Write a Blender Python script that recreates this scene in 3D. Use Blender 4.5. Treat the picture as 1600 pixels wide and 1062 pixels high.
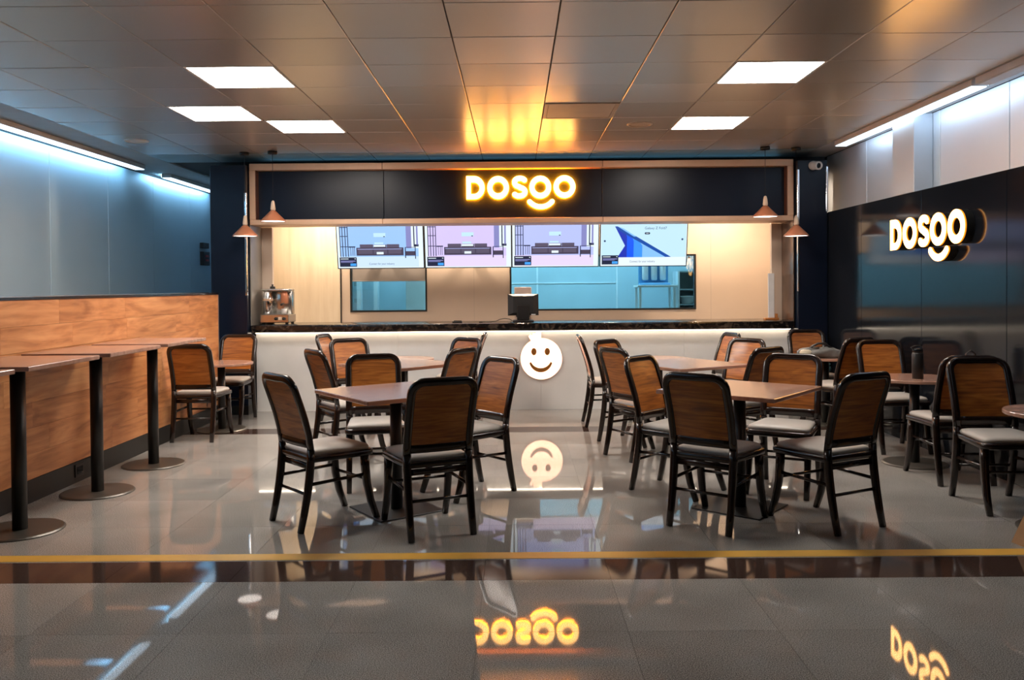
import bpy, bmesh, math, random
from mathutils import Matrix, Vector
random.seed(7)
for o in list(bpy.data.objects): bpy.data.objects.remove(o)
SC = bpy.context.scene
COL = SC.collection
R = math.radians

# ------------------------------------------------------------------ camera, world, exposure
F_PX = 1330.0
cam_d = bpy.data.cameras.new('camera'); cam = bpy.data.objects.new('camera', cam_d); COL.objects.link(cam)
cam_d.sensor_width = 36.0; cam_d.lens = F_PX*36.0/1600.0
cam_d.shift_y = -0.0409; cam_d.clip_start = 0.05; cam_d.clip_end = 100
cam.matrix_world = Matrix.Translation((0, 0, 1.38)) @ Matrix.Rotation(R(0.215), 4, 'Z') @ Matrix.Rotation(R(89.2), 4, 'X') @ Matrix.Rotation(R(-0.475), 4, 'Z')
SC.camera = cam
world = bpy.data.worlds.new('world'); SC.world = world; world.use_nodes = True
world.node_tree.nodes['Background'].inputs[0].default_value = (0.55, 0.7, 0.9, 1)
world.node_tree.nodes['Background'].inputs[1].default_value = 0.05
SC.view_settings.view_transform = 'Standard'; SC.view_settings.look = 'None'
SC.view_settings.exposure = 0.3; SC.view_settings.gamma = 1.0; SC.view_settings.use_curve_mapping = False
PANEL_E = 30.0            # ceiling light panels
LED_E = 1.7              # cove strips
SIGN_E = (8.5, 3.9, 0.9) # sign faces
EDGE_E = (3.0, 0.9, 0.02)
KIOSK_W = 35.0           # each downlight inside the shop
KITCHEN_E = 11.0

# ------------------------------------------------------------------ materials
MAT = {}
def nt(name):
    m = bpy.data.materials.new(name); m.use_nodes = True
    t = m.node_tree; b = t.nodes['Principled BSDF']
    MAT[name] = m
    return m, t, b
def N(t, kind, **kw):
    n = t.nodes.new(kind)
    for k, v in kw.items(): setattr(n, k, v)
    return n
def ramp(t, stops):
    r = t.nodes.new('ShaderNodeValToRGB')
    while len(r.color_ramp.elements) < len(stops): r.color_ramp.elements.new(0.5)
    for e, (p, c) in zip(r.color_ramp.elements, stops):
        e.position = p; e.color = (*c, 1)
    return r
def coords(t, scale, rnd=False):
    tc = N(t, 'ShaderNodeTexCoord'); mp = N(t, 'ShaderNodeMapping'); mp.inputs['Scale'].default_value = scale
    t.links.new(tc.outputs['Object'], mp.inputs['Vector'])
    if rnd:
        oi = N(t, 'ShaderNodeObjectInfo'); mu = N(t, 'ShaderNodeMath', operation='MULTIPLY'); mu.inputs[1].default_value = 37.0
        t.links.new(oi.outputs['Random'], mu.inputs[0]); t.links.new(mu.outputs[0], mp.inputs['Location'])
    return mp
def plain(name, col, rough=0.5, metal=0.0, spec=0.5, var=0.06, vscale=6.0, coat=0.0):
    m, t, b = nt(name)
    mp = coords(t, (vscale,)*3)
    no = N(t, 'ShaderNodeTexNoise'); no.inputs['Scale'].default_value = 1.0; no.inputs['Detail'].default_value = 4
    t.links.new(mp.outputs[0], no.inputs['Vector'])
    lo = [max(0, c*(1-var)) for c in col]; hi = [min(1, c*(1+var)) for c in col]
    r = ramp(t, [(0.3, lo), (0.7, hi)]); t.links.new(no.outputs[0], r.inputs[0]); t.links.new(r.outputs[0], b.inputs['Base Color'])
    b.inputs['Roughness'].default_value = rough; b.inputs['Metallic'].default_value = metal
    b.inputs['Specular IOR Level'].default_value = spec; b.inputs['Coat Weight'].default_value = coat; b.inputs['Coat Roughness'].default_value = 0.08
    return m
def emit(name, col, strength=1.0):
    m, t, b = nt(name)
    b.inputs['Base Color'].default_value = (*[min(1, c) for c in col], 1)
    b.inputs['Emission Color'].default_value = (*col, 1); b.inputs['Emission Strength'].default_value = strength
    b.inputs['Roughness'].default_value = 0.4
    return m
def wood(name, dark, mid, light, scale, rough=0.3, coat=0.0, dist=1.2, bandmix=0.5, rv=0.0):
    m, t, b = nt(name)
    mp = coords(t, scale, True)
    no = N(t, 'ShaderNodeTexNoise'); no.inputs['Scale'].default_value = 1.0; no.inputs['Detail'].default_value = 5
    no.inputs['Distortion'].default_value = dist
    t.links.new(mp.outputs[0], no.inputs['Vector'])
    mp2 = N(t, 'ShaderNodeMapping'); mp2.inputs['Scale'].default_value = (1.7, 1.7, 6.0); t.links.new(mp.outputs[0], mp2.inputs['Vector'])
    fi = N(t, 'ShaderNodeTexNoise'); fi.inputs['Scale'].default_value = 1.0; fi.inputs['Detail'].default_value = 3
    t.links.new(mp2.outputs[0], fi.inputs['Vector'])
    mx = N(t, 'ShaderNodeMath', operation='MULTIPLY_ADD'); mx.inputs[1].default_value = 0.35
    t.links.new(fi.outputs[0], mx.inputs[0]); 
    sb = N(t, 'ShaderNodeMath', operation='MULTIPLY'); sb.inputs[1].default_value = 0.68
    t.links.new(no.outputs[0], sb.inputs[0]); t.links.new(sb.outputs[0], mx.inputs[2])
    last = mx.outputs[0]
    if rv:
        oi = N(t, 'ShaderNodeObjectInfo'); ra = N(t, 'ShaderNodeMath', operation='MULTIPLY_ADD'); ra.inputs[1].default_value = rv
        t.links.new(oi.outputs['Random'], ra.inputs[0]); t.links.new(last, ra.inputs[2])
        su = N(t, 'ShaderNodeMath', operation='SUBTRACT'); su.inputs[1].default_value = rv/2
        t.links.new(ra.outputs[0], su.inputs[0]); last = su.outputs[0]
    r = ramp(t, [(0.34, dark), (0.52, mid), (0.70, light)]); t.links.new(last, r.inputs[0])
    t.links.new(r.outputs[0], b.inputs['Base Color'])
    b.inputs['Roughness'].default_value = rough; b.inputs['Coat Weight'].default_value = coat; b.inputs['Coat Roughness'].default_value = 0.12
    return m
def granite(name, lo, hi, rough, spec=0.5, cloud=0.25):
    m, t, b = nt(name)
    tc = N(t, 'ShaderNodeNewGeometry')
    n1 = N(t, 'ShaderNodeTexNoise'); n1.inputs['Scale'].default_value = 240.0; n1.inputs['Detail'].default_value = 3
    n2 = N(t, 'ShaderNodeTexNoise'); n2.inputs['Scale'].default_value = 1.3; n2.inputs['Detail'].default_value = 5
    t.links.new(tc.outputs['Position'], n1.inputs['Vector']); t.links.new(tc.outputs['Position'], n2.inputs['Vector'])
    oi = N(t, 'ShaderNodeObjectInfo')
    a = N(t, 'ShaderNodeMath', operation='MULTIPLY_ADD'); a.inputs[1].default_value = cloud
    t.links.new(n2.outputs[0], a.inputs[0]); t.links.new(n1.outputs[0], a.inputs[2])
    c = N(t, 'ShaderNodeMath', operation='MULTIPLY_ADD'); c.inputs[1].default_value = 0.05
    t.links.new(oi.outputs['Random'], c.inputs[0]); t.links.new(a.outputs[0], c.inputs[2])
    r = ramp(t, [(0.51, lo), (0.80, hi)]); t.links.new(c.outputs[0], r.inputs[0]); t.links.new(r.outputs[0], b.inputs['Base Color'])
    n3 = N(t, 'ShaderNodeTexNoise'); n3.inputs['Scale'].default_value = 2.2; n3.inputs['Detail'].default_value = 4
    t.links.new(tc.outputs['Position'], n3.inputs['Vector'])
    mr = N(t, 'ShaderNodeMapRange'); mr.inputs[3].default_value = rough*0.7; mr.inputs[4].default_value = rough*1.3
    t.links.new(n3.outputs[0], mr.inputs[0]); t.links.new(mr.outputs[0], b.inputs['Roughness'])
    b.inputs['Specular IOR Level'].default_value = spec
    return m
def glass(name, tint, gloss=0.12):
    m, t, b = nt(name)
    out = t.nodes['Material Output']; t.nodes.remove(b)
    tr = N(t, 'ShaderNodeBsdfTransparent'); tr.inputs[0].default_value = (*tint, 1)
    gl = N(t, 'ShaderNodeBsdfGlossy'); gl.inputs['Roughness'].default_value = 0.02
    mx = N(t, 'ShaderNodeMixShader'); fr = N(t, 'ShaderNodeFresnel'); fr.inputs[0].default_value = 1.5
    t.links.new(fr.outputs[0], mx.inputs[0]); t.links.new(tr.outputs[0], mx.inputs[1]); t.links.new(gl.outputs[0], mx.inputs[2])
    t.links.new(mx.outputs[0], out.inputs[0])
    return m

granite('granite', (0.12, 0.116, 0.108), (0.54, 0.52, 0.49), 0.032, spec=0.34)
granite('granite_dark', (0.010, 0.007, 0.006), (0.09, 0.055, 0.045), 0.07, cloud=0.4)
plain('grout', (0.12, 0.115, 0.11), 0.7)
plain('yellow_tape', (0.72, 0.40, 0.05), 0.45, var=0.15, vscale=3)
def ceiling_metal():
    m, t, b = nt('ceiling_metal')
    oi = N(t, 'ShaderNodeObjectInfo'); r = ramp(t, [(0, (0.60, 0.56, 0.51)), (1, (0.70, 0.65, 0.60))])
    t.links.new(oi.outputs['Random'], r.inputs[0]); t.links.new(r.outputs[0], b.inputs['Base Color'])
    b.inputs['Metallic'].default_value = 0.5; b.inputs['Roughness'].default_value = 0.26
ceiling_metal()
plain('ceiling_dark', (0.05, 0.048, 0.045), 0.8)
plain('ceiling_teal_glow', (0.22, 0.30, 0.33), 0.4)  # bluish light spilling over the last tile row, put into its colour
plain('gypsum', (0.42, 0.43, 0.43), 0.6)
plain('wall_metal', (0.62, 0.66, 0.70), 0.42, 0.35, var=0.03, vscale=1.0)
plain('wall_metal_blue', (0.47, 0.62, 0.72), 0.42, 0.35, var=0.03, vscale=1.0)
plain('wall_back_paint', (0.07, 0.07, 0.07), 0.7)
plain('joint_dark', (0.02, 0.02, 0.022), 0.7)
plain('black_gloss', (0.008, 0.010, 0.014), 0.11, 0.0, 0.34, var=0.2, vscale=0.8)
plain('navy_panel', (0.006, 0.010, 0.022), 0.28, 0.0, 0.24, var=0.15, vscale=1.0)
plain('black_metal', (0.010, 0.010, 0.010), 0.38, 0.0, 0.5)
plain('black_plastic', (0.014, 0.013, 0.013), 0.42)
plain('kick_black', (0.012, 0.012, 0.011), 0.45)
plain('bronze', (0.72, 0.47, 0.31), 0.40, 0.2, var=0.05)
plain('bronze_dark', (0.16, 0.06, 0.03), 0.4, 0.3)
plain('steel', (0.62, 0.60, 0.56), 0.22, 1.0)
plain('steel_dull', (0.42, 0.40, 0.37), 0.38, 0.8)
plain('base_metal', (0.13, 0.12, 0.105), 0.35, 0.6)
plain('chrome', (0.75, 0.76, 0.78), 0.12, 1.0)
plain('counter_white', (0.76, 0.745, 0.72), 0.45, var=0.05, vscale=2.5)
plain('cream_wall', (0.62, 0.50, 0.38), 0.55, var=0.05, vscale=1.5)
plain('tan_wall', (0.58, 0.46, 0.36), 0.5, var=0.05, vscale=1.5)
plain('kitchen_wall', (0.45, 0.60, 0.66), 0.5, var=0.08, vscale=1.2)
plain('kitchen_white', (0.75, 0.82, 0.84), 0.4)
plain('kitchen_blue', (0.12, 0.35, 0.62), 0.35)
plain('kitchen_grey', (0.32, 0.40, 0.43), 0.5)
plain('blind_grey', (0.23, 0.20, 0.18), 0.6)
plain('cushion', (0.50, 0.475, 0.44), 0.42, var=0.04, vscale=8)
plain('paper_kraft', (0.52, 0.30, 0.15), 0.75, var=0.1)
plain('bag_grey', (0.16, 0.165, 0.16), 0.6, var=0.25, vscale=14)
plain('bag_black', (0.012, 0.012, 0.013), 0.55, var=0.2, vscale=12)
plain('cloth_teal', (0.05, 0.12, 0.13), 0.8)
plain('cloth_cream', (0.55, 0.50, 0.38), 0.7)
plain('copper', (0.64, 0.25, 0.13), 0.32, 0.35)
plain('pale_wood', (0.72, 0.55, 0.40), 0.5)
plain('white_plastic', (0.75, 0.75, 0.74), 0.4)
plain('peach_plastic', (0.66, 0.50, 0.40), 0.4)
plain('red_plastic', (0.35, 0.03, 0.03), 0.4)
plain('orange_wood', (0.45, 0.17, 0.04), 0.4)
plain('steel_brown', (0.25, 0.17, 0.13), 0.22, 0.8, var=0.5, vscale=5)
plain('off_panel', (0.50, 0.40, 0.31), 0.5)
plain('eye_amber', (0.30, 0.11, 0.01), 0.5)
wood('frame_wood', (0.008, 0.0045, 0.003), (0.014, 0.007, 0.005), (0.024, 0.011, 0.008), (3, 3, 3), 0.22, 0.3)
wood('panel_wood', (0.16, 0.045, 0.010), (0.36, 0.112, 0.018), (0.54, 0.195, 0.036), (3.0, 3.0, 26.0), 0.36, 0.22, 1.6, rv=0.08)
wood('table_wood', (0.30, 0.16, 0.115), (0.40, 0.225, 0.16), (0.48, 0.28, 0.21), (3.0, 16.0, 3.0), 0.22, 0.3, 1.0)
wood('plank_wood', (0.32, 0.115, 0.035), (0.55, 0.235, 0.085), (0.70, 0.34, 0.14), (5.0, 1.0, 5.5), 0.42, 0.0, 2.8, rv=0.10)
wood('marble_black', (0.006, 0.005, 0.005), (0.012, 0.010, 0.009), (0.10, 0.07, 0.05), (6, 6, 6), 0.15, 0.0, 3.0)
wood('curtain_cream', (0.60, 0.49, 0.35), (0.68, 0.57, 0.42), (0.74, 0.64, 0.49), (9.0, 2.0, 0.35), 0.5, 0.0, 0.4)
emit('panel_light', (1.0, 0.91, 0.82), PANEL_E)
emit('led_cool', (0.33, 0.69, 1.0), LED_E)
emit('led_white', (0.70, 0.86, 1.0), LED_E)
emit('added_wash', (0.33, 0.69, 1.0), 28.0)
emit('added_wash_right', (0.60, 0.78, 1.0), 12.0)
emit('added_glow', (0.35, 0.72, 1.0), 1.3)
emit('led_warm', (1.0, 0.84, 0.66), 8.0)
emit('sign_face', SIGN_E)
emit('sign_edge', EDGE_E)
emit('sign_edge_soft', (0.9, 0.26, 0.01))
emit('sign_back', (380.0, 85.0, 0.5))
emit('emblem_face', (3.0, 1.35, 0.84))
plain('emblem_edge', (0.25, 0.13, 0.06), 0.5)
emit('lamp_disc', (1.0, 0.90, 0.82), 2.6)
emit('downlight_disc', (1.0, 0.80, 0.60), 8.0)
emit('kitchen_light', (0.50, 0.84, 1.0), KITCHEN_E)
for nm, c in {'scr_blue': (0.34, 0.58, 1.0), 'scr_pink': (0.68, 0.58, 0.98), 'scr_lilac': (0.48, 0.55, 0.98), 'scr_floor': (0.62, 0.80, 1.0), 'scr_floor_pink': (0.80, 0.68, 0.95),
              'scr_pale': (0.55, 0.82, 1.0), 'scr_sofa': (0.055, 0.045, 0.085), 'scr_sofa2': (0.10, 0.085, 0.14), 'scr_dark': (0.006, 0.015, 0.05), 'scr_white': (0.80, 0.92, 1.0),
              'scr_btn': (0.05, 0.36, 0.95), 'scr_curtain': (0.24, 0.25, 0.55), 'scr_deep': (0.005, 0.03, 0.45), 'scr_mid': (0.0, 0.10, 0.90), 'scr_light': (0.04, 0.30, 1.0),
              'scr_lighter': (0.25, 0.55, 1.0), 'scr_edge': (0.0, 0.07, 0.38), 'scr_text': (0.02, 0.06, 0.16)}.items():
    emit(nm, c, 0.88).node_tree.nodes['Principled BSDF'].inputs['Base Color'].default_value = (0.01, 0.01, 0.012, 1)
glass('pane_glass', (0.80, 0.93, 0.97))

# ------------------------------------------------------------------ mesh helpers
class MB:
    def __init__(s): s.v = []; s.f = []; s.m = []; s.s = []
    def add(s, verts, faces, mi=0, sm=False, M=None):
        b = len(s.v)
        s.v += [tuple(M @ Vector(p)) if M else tuple(p) for p in verts]
        for f in faces: s.f.append([b+i for i in f]); s.m.append(mi); s.s.append(sm)
        return s
    def box(s, x0, x1, y0, y1, z0, z1, mi=0, M=None):
        v = [(x, y, z) for z in (z0, z1) for y in (y0, y1) for x in (x0, x1)]
        return s.add(v, [(0, 2, 3, 1), (4, 5, 7, 6), (0, 1, 5, 4), (1, 3, 7, 5), (3, 2, 6, 7), (2, 0, 4, 6)], mi, False, M)
    def rbox(s, x0, x1, y0, y1, z0, z1, r=0.01, seg=2, mi=0, M=None):
        bm = bmesh.new(); bmesh.ops.create_cube(bm, size=1.0)
        for v in bm.verts: v.co = Vector(((x0+x1)/2+v.co.x*(x1-x0), (y0+y1)/2+v.co.y*(y1-y0), (z0+z1)/2+v.co.z*(z1-z0)))
        bmesh.ops.bevel(bm, geom=list(bm.edges), offset=r, segments=seg, profile=0.5, affect='EDGES')
        bm.verts.index_update(); 
        s.add([v.co[:] for v in bm.verts], [[v.index for v in f.verts] for f in bm.faces], mi, seg > 1, M); bm.free(); return s
    def lathe(s, prof, n=24, c=(0, 0, 0), mi=0, sm=True, M=None, cap=True):
        v = []; f = []
        for r, z in prof:
            for k in range(n):
                a = 2*math.pi*k/n; v.append((c[0]+r*math.cos(a), c[1]+r*math.sin(a), c[2]+z))
        for i in range(len(prof)-1):
            for k in range(n):
                k2 = (k+1) % n; f.append((i*n+k, i*n+k2, (i+1)*n+k2, (i+1)*n+k))
        s.add(v, f, mi, sm, M)
        if cap:
            b = len(s.v)-len(v)
            for i in (0, len(prof)-1):
                if prof[i][0] > 1e-4:
                    fc = [b+i*n+k for k in range(n)]
                    s.f.append(fc if i else fc[::-1]); s.m.append(mi); s.s.append(False)
        return s
    def sweep(s, pts, w, h=None, ref=(1, 0, 0), n=8, mi=0, sq=0.0, closed=False):
        """tube along pts; w along ref-ish axis, h across; w/h may be lists; sq>0 squares the section"""
        P = [Vector(p) for p in pts]; L = len(P); v = []; f = []
        for i, p in enumerate(P):
            if closed: t = P[(i+1) % L]-P[i-1]
            else: t = P[min(i+1, L-1)]-P[max(i-1, 0)]
            t.normalize()
            a = Vector(ref); a = a-t*a.dot(t)
            if a.length < 1e-4: a = Vector((0, 0, 1))-t*t.z
            a.normalize(); b = t.cross(a)
            wi = w[i] if isinstance(w, (list, tuple)) else w
            hi = (h[i] if isinstance(h, (list, tuple)) else h) if h is not None else wi
            for k in range(n):
                an = 2*math.pi*(k+0.5)/n; cx, cy = math.cos(an), math.sin(an)
                if sq: 
                    e = 1-sq*0.6; cx = math.copysign(abs(cx)**e, cx); cy = math.copysign(abs(cy)**e, cy)
                v.append(p+a*(cx*wi/2)+b*(cy*hi/2))
        for i in range(L if closed else L-1):
            for k in range(n):
                k2 = (k+1) % n; j = (i+1) % L
                f.append((i*n+k, i*n+k2, j*n+k2, j*n+k))
        if not closed:
            f.append(tuple(range(n))[::-1]); f.append(tuple((L-1)*n+k for k in range(n)))
        return s.add(v, f, mi, True)
    def prism(s, poly, d0, d1, mp=lambda u, v, w: (u, v, w), mi=0, sm=False):
        n = len(poly); v = [mp(a, b, d0) for a, b in poly]+[mp(a, b, d1) for a, b in poly]
        return s.add(v, [tuple(range(n))[::-1], tuple(range(n, 2*n))]+[(i, (i+1) % n, n+(i+1) % n, n+i) for i in range(n)], mi, sm)
    def ring(s, outer, inner, d0, d1, mp=lambda u, v, w: (u, v, w), mi=0):
        n = len(outer); v = [mp(*p, d) for d in (d0, d1) for p in outer]+[mp(*p, d) for d in (d0, d1) for p in inner]
        f = []
        for i in range(n):
            j = (i+1) % n
            f += [(i, j, n+j, n+i), (2*n+j, 2*n+i, 3*n+i, 3*n+j), (n+i, n+j, 3*n+j, 3*n+i), (j, i, 2*n+i, 2*n+j)]
        return s.add(v, f, mi)
    def mesh(s, name, mats):
        me = bpy.data.meshes.new(name); me.from_pydata(s.v, [], s.f)
        for m in ([mats] if isinstance(mats, str) else mats): me.materials.append(MAT[m])
        me.polygons.foreach_set('material_index', s.m); me.polygons.foreach_set('use_smooth', s.s)
        bm = bmesh.new(); bm.from_mesh(me); bmesh.ops.recalc_face_normals(bm, faces=bm.faces[:]); bm.to_mesh(me); bm.free()
        me.update(); return me
    def build(s, name, mats, parent=None, loc=(0, 0, 0)):
        return obj(name, s.mesh(name, mats), parent, loc)
def obj(name, me, parent=None, loc=(0, 0, 0), rot=None):
    o = bpy.data.objects.new(name, me); COL.objects.link(o); o.location = loc
    if rot: o.rotation_euler = rot
    if parent: o.parent = parent
    return o
def tag(o, label, cat, group=None):
    o['label'] = label; o['category'] = cat
    if group: o['group'] = group
    return o
def thing(name, label, cat, loc=(0, 0, 0), rz=0.0, group=None):
    o = bpy.data.objects.new(name, None); COL.objects.link(o); o.location = loc; o.rotation_euler = (0, 0, rz)
    o.empty_display_size = 0.1
    return tag(o, label, cat, group)
def struct(o): o['kind'] = 'structure'; return o
def copy_tree(o, parent=None):
    c = o.copy(); COL.objects.link(c); c.parent = parent
    for ch in list(o.children): copy_tree(ch, c)
    return c
def arc(cx, cy, rx, ry, a0, a1, n):
    return [(cx+rx*math.cos(R(a0+(a1-a0)*i/n)), cy+ry*math.sin(R(a0+(a1-a0)*i/n))) for i in range(n+1)]
def rrect(x0, x1, y0, y1, r, n=5):
    p = []
    for cx, cy, a in ((x1-r, y1-r, 0), (x0+r, y1-r, 90), (x0+r, y0+r, 180), (x1-r, y0+r, 270)): p += arc(cx, cy, r, r, a, a+90, n)
    return p
def text_mesh(txt, size):
    cu = bpy.data.curves.new('text', 'FONT'); cu.body = txt; cu.size = size; cu.align_x = 'LEFT'
    o = bpy.data.objects.new('text', cu); COL.objects.link(o)
    dg = bpy.context.evaluated_depsgraph_get(); me = bpy.data.meshes.new_from_object(o.evaluated_get(dg))
    v = [w.co[:] for w in me.vertices]; f = [list(p.vertices) for p in me.polygons]
    bpy.data.objects.remove(o); bpy.data.meshes.remove(me)
    return v, f

# ------------------------------------------------------------------ setting: floor
ZC = 2.83
fl = struct(MB().box(-4.6, 3.75, -4.5, 14.0, -0.06, -0.004).build('floor', 'grout'))
tile_cols = [-0.16+0.6*k for k in range(-5, 6)]
def floor_row(y0, y1, matn, nm):
    me = MB().box(0.0008, 0.5992, 0.0008, y1-y0-0.0008, -0.004, 0).mesh(nm, matn)
    for x in tile_cols: obj(nm, me, fl, (x, y0, 0))
for k in range(2): floor_row(2.78+0.6*k, 3.38+0.6*k, 'granite', 'floor_tile')
floor_row(3.98, 4.28, 'granite_dark', 'dark_floor_tile')
for k in range(6): floor_row(4.28+0.625*k, 4.905+0.625*k, 'granite', 'floor_tile')
floor_row(8.03, 8.33, 'granite_dark', 'dark_floor_tile')
for k in range(2): floor_row(8.33+0.6*k, 8.93+0.6*k, 'granite', 'floor_tile')
x0, x1 = tile_cols[0], tile_cols[-1]+0.6
MB().box(x0, x1, -4.5, 2.779, -0.004, 0).build('floor_slab', 'granite', fl)
MB().box(-4.55, x0-0.001, -4.5, 12.8, -0.004, 0).build('floor_slab', 'granite', fl)
MB().box(x1+0.001, 3.6, -4.5, 9.5, -0.004, 0).build('floor_slab', 'granite', fl)
struct(MB().box(x0, x1, 4.295, 4.395, 0.0002, 0.0014).build('trim_1', 'yellow_tape'))

# ------------------------------------------------------------------ ceiling
ce = struct(MB().box(-4.6, 3.75, -4.5, 14.0, ZC+0.012, ZC+0.06).build('ceiling', 'ceiling_dark'))
tile_me = MB().rbox(-0.297, 0.297, -0.297, 0.297, -0.006, 0.008, 0.003, 1).mesh('ceiling_tile', 'ceiling_metal')
tile_x = [-3.955+0.6*k for k in range(12)]; tile_y = [3.75+0.6*k for k in range(10)]
lit = {(-2.17, 5.55), (-2.77, 6.75), (-2.17, 7.35), (1.43, 5.55), (1.43, 7.35), (0.23, 6.75)}
def is_lit(x, y): return any(abs(a-x) < 0.05 and abs(b-y) < 0.05 for a, b in lit)
for y in tile_y:
    for x in tile_x:
        if y > 9.1: continue
        if is_lit(x-0.015, y): continue
        obj('ceiling_tile', tile_me, ce, (x+0.3, y+0.3, ZC), (R(random.uniform(-0.22, 0.22)), R(random.uniform(-0.22, 0.22)), 0))
tile2 = MB().rbox(-0.297, 0.297, -0.297, 0.297, -0.006, 0.008, 0.003, 1).mesh('ceiling_tile', 'ceiling_teal_glow')
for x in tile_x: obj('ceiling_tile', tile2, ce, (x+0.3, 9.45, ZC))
MB().box(-3.97, 3.23, -4.5, 3.745, ZC, ZC+0.01).build('ceiling_plate', 'ceiling_metal', ce)
MB().box(-4.55, -3.96, -4.5, 13.0, ZC-0.004, ZC+0.012).build('ceiling_border', 'gypsum', ce)
MB().box(3.25, 3.56, -4.5, 9.75, ZC-0.004, ZC+0.012).build('ceiling_border', 'gypsum', ce)

def ceiling_light(x, y, label):
    t = thing('ceiling_light', label, 'ceiling light', (x+0.315, y+0.3, ZC-0.008), 0, 'square ceiling light panels')
    MB().ring(rrect(-0.297, 0.297, -0.297, 0.297, 0.004, 1), rrect(-0.282, 0.282, -0.282, 0.282, 0.004, 1), 0, 0.016).build('frame', 'white_plastic', t)
    MB().box(-0.283, 0.283, -0.283, 0.283, 0.003, 0.010).build('diffuser', 'panel_light', t)
ceiling_light(-2.17, 5.55, 'largest bright square ceiling light on the left')
ceiling_light(-2.77, 6.75, 'bright square ceiling light furthest left')
ceiling_light(-2.17, 7.35, 'bright square ceiling light on the left closest to the left pendant lamps')
ceiling_light(1.43, 5.55, 'larger bright square ceiling light on the right')
ceiling_light(1.43, 7.35, 'smaller bright square ceiling light on the right, nearer the shop')
t = thing('ceiling_vent', 'unlit beige square panel in the ceiling above the lit fascia sign', 'ceiling panel', (0.545, 7.05, ZC-0.014))
MB().ring(rrect(-0.297, 0.297, -0.297, 0.297, 0.004, 1), rrect(-0.27, 0.27, -0.27, 0.27, 0.004, 1), 0, 0.02).build('frame', 'off_panel', t)
MB().rbox(-0.269, 0.269, -0.269, 0.269, 0.002, 0.012, 0.004, 1).build('plate', 'off_panel', t)
for (x, y, lb, m) in ((1.13, 7.66, 'round speaker grille in the ceiling right of the unlit panel', 'off_panel'), (-3.67, 8.28, 'round speaker grille in the ceiling near the left wall', 'white_plastic')):
    t = thing('ceiling_speaker', lb, 'speaker', (x, y, ZC-0.006))
    MB().lathe([(0.115, 0), (0.115, -0.006), (0.10, -0.012), (0.092, -0.012), (0.092, 0)], 32, cap=False).build('rim', m, t)
    MB().lathe([(0.0, -0.014), (0.05, -0.012), (0.091, -0.004)], 32, cap=False).build('grille', m, t)

def led(name, x, y0, y1, label, face='led_white', wash='added_wash', side=-1):
    # slim downstand: soft diffuser underneath, unseen emitter added behind to light the wall
    t = thing(name, label, 'strip light', (x, y0, ZC-0.0045))
    L = y1-y0
    MB().box(-0.06, 0.06, 0, L, -0.045, 0.0).build('housing', 'white_plastic', t)
    MB().rbox(-0.055, 0.055, 0.01, L-0.01, -0.053, -0.0455, 0.003, 1).build('diffuser', face, t)
    if wash: MB().box(side*0.0605 if side > 0 else -0.066, 0.066 if side > 0 else -0.0605, 0.01, L-0.01, -0.042, -0.006).build('added_wall_emitter', wash, t)
led('led_strip_light', -4.37, 1.5, 9.95, 'long cool white strip light in the ceiling along the blue metal wall on the left')
led('led_strip_light', -4.37, 10.7, 12.7, 'short far strip light beside the dark pillar on the left')
led('led_strip_light', 3.325, 6.1, 8.7, 'cool white strip light in the ceiling above the right wall', 'led_white', 'added_wash_right', 1)
led('led_strip_light', 3.325, 1.5, 6.05, 'near end of strip light channel at the upper right edge', 'white_plastic', 'added_wash_right', 1)

# ------------------------------------------------------------------ walls
wl = struct(MB().box(-4.75, -4.60, -4.5, 14.0, 0, ZC+0.06).build('wall_left', 'joint_dark'))
ys = [8.37-1.2*k for k in range(10, 0, -1)]+[8.37+1.2*k for k in range(0, 5)]
for a, b in zip(ys[:-1], ys[1:]):
    MB().rbox(-4.60, -4.57, a+0.003, b-0.003, 0, ZC-0.03, 0.003, 1).build('wall_panel', 'wall_metal_blue', wl)
struct(MB().box(-4.6, -3.0, 13.2, 13.3, 0, ZC).build('wall_back', 'wall_metal'))
struct(MB().box(-4.6, 3.75, -4.6, -4.5, 0, ZC+0.06).build('wall_front', 'wall_back_paint'))
wr = struct(MB().box(3.60, 3.75, -4.5, 9.9, 0, ZC+0.06).build('wall_right', 'joint_dark'))
ys = [-3.0, -1.5, 0.0, 1.5, 3.0, 4.6, 6.16, 7.16, 8.65, 9.75]
for a, b in zip(ys[:-1], ys[1:]):
    MB().rbox(3.57, 3.60, a+0.004, b-0.004, 2.10, ZC-0.005, 0.003, 1).build('wall_panel', 'wall_metal', wr)
ys = [8.37-1.235*k for k in range(9, 0, -1)]+[8.37, 9.62]
for a, b in zip(ys[:-1], ys[1:]):
    MB().rbox(3.40, 3.598, a+0.002, b-0.002, 0.0, 2.155, 0.002, 1).build('dark_wall_panel', 'black_gloss', wr)
MB().rbox(3.405, 3.569, 7.28, 7.69, 2.157, ZC-0.006, 0.004, 1).build('wall_pilaster', 'wall_metal', wr)

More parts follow.
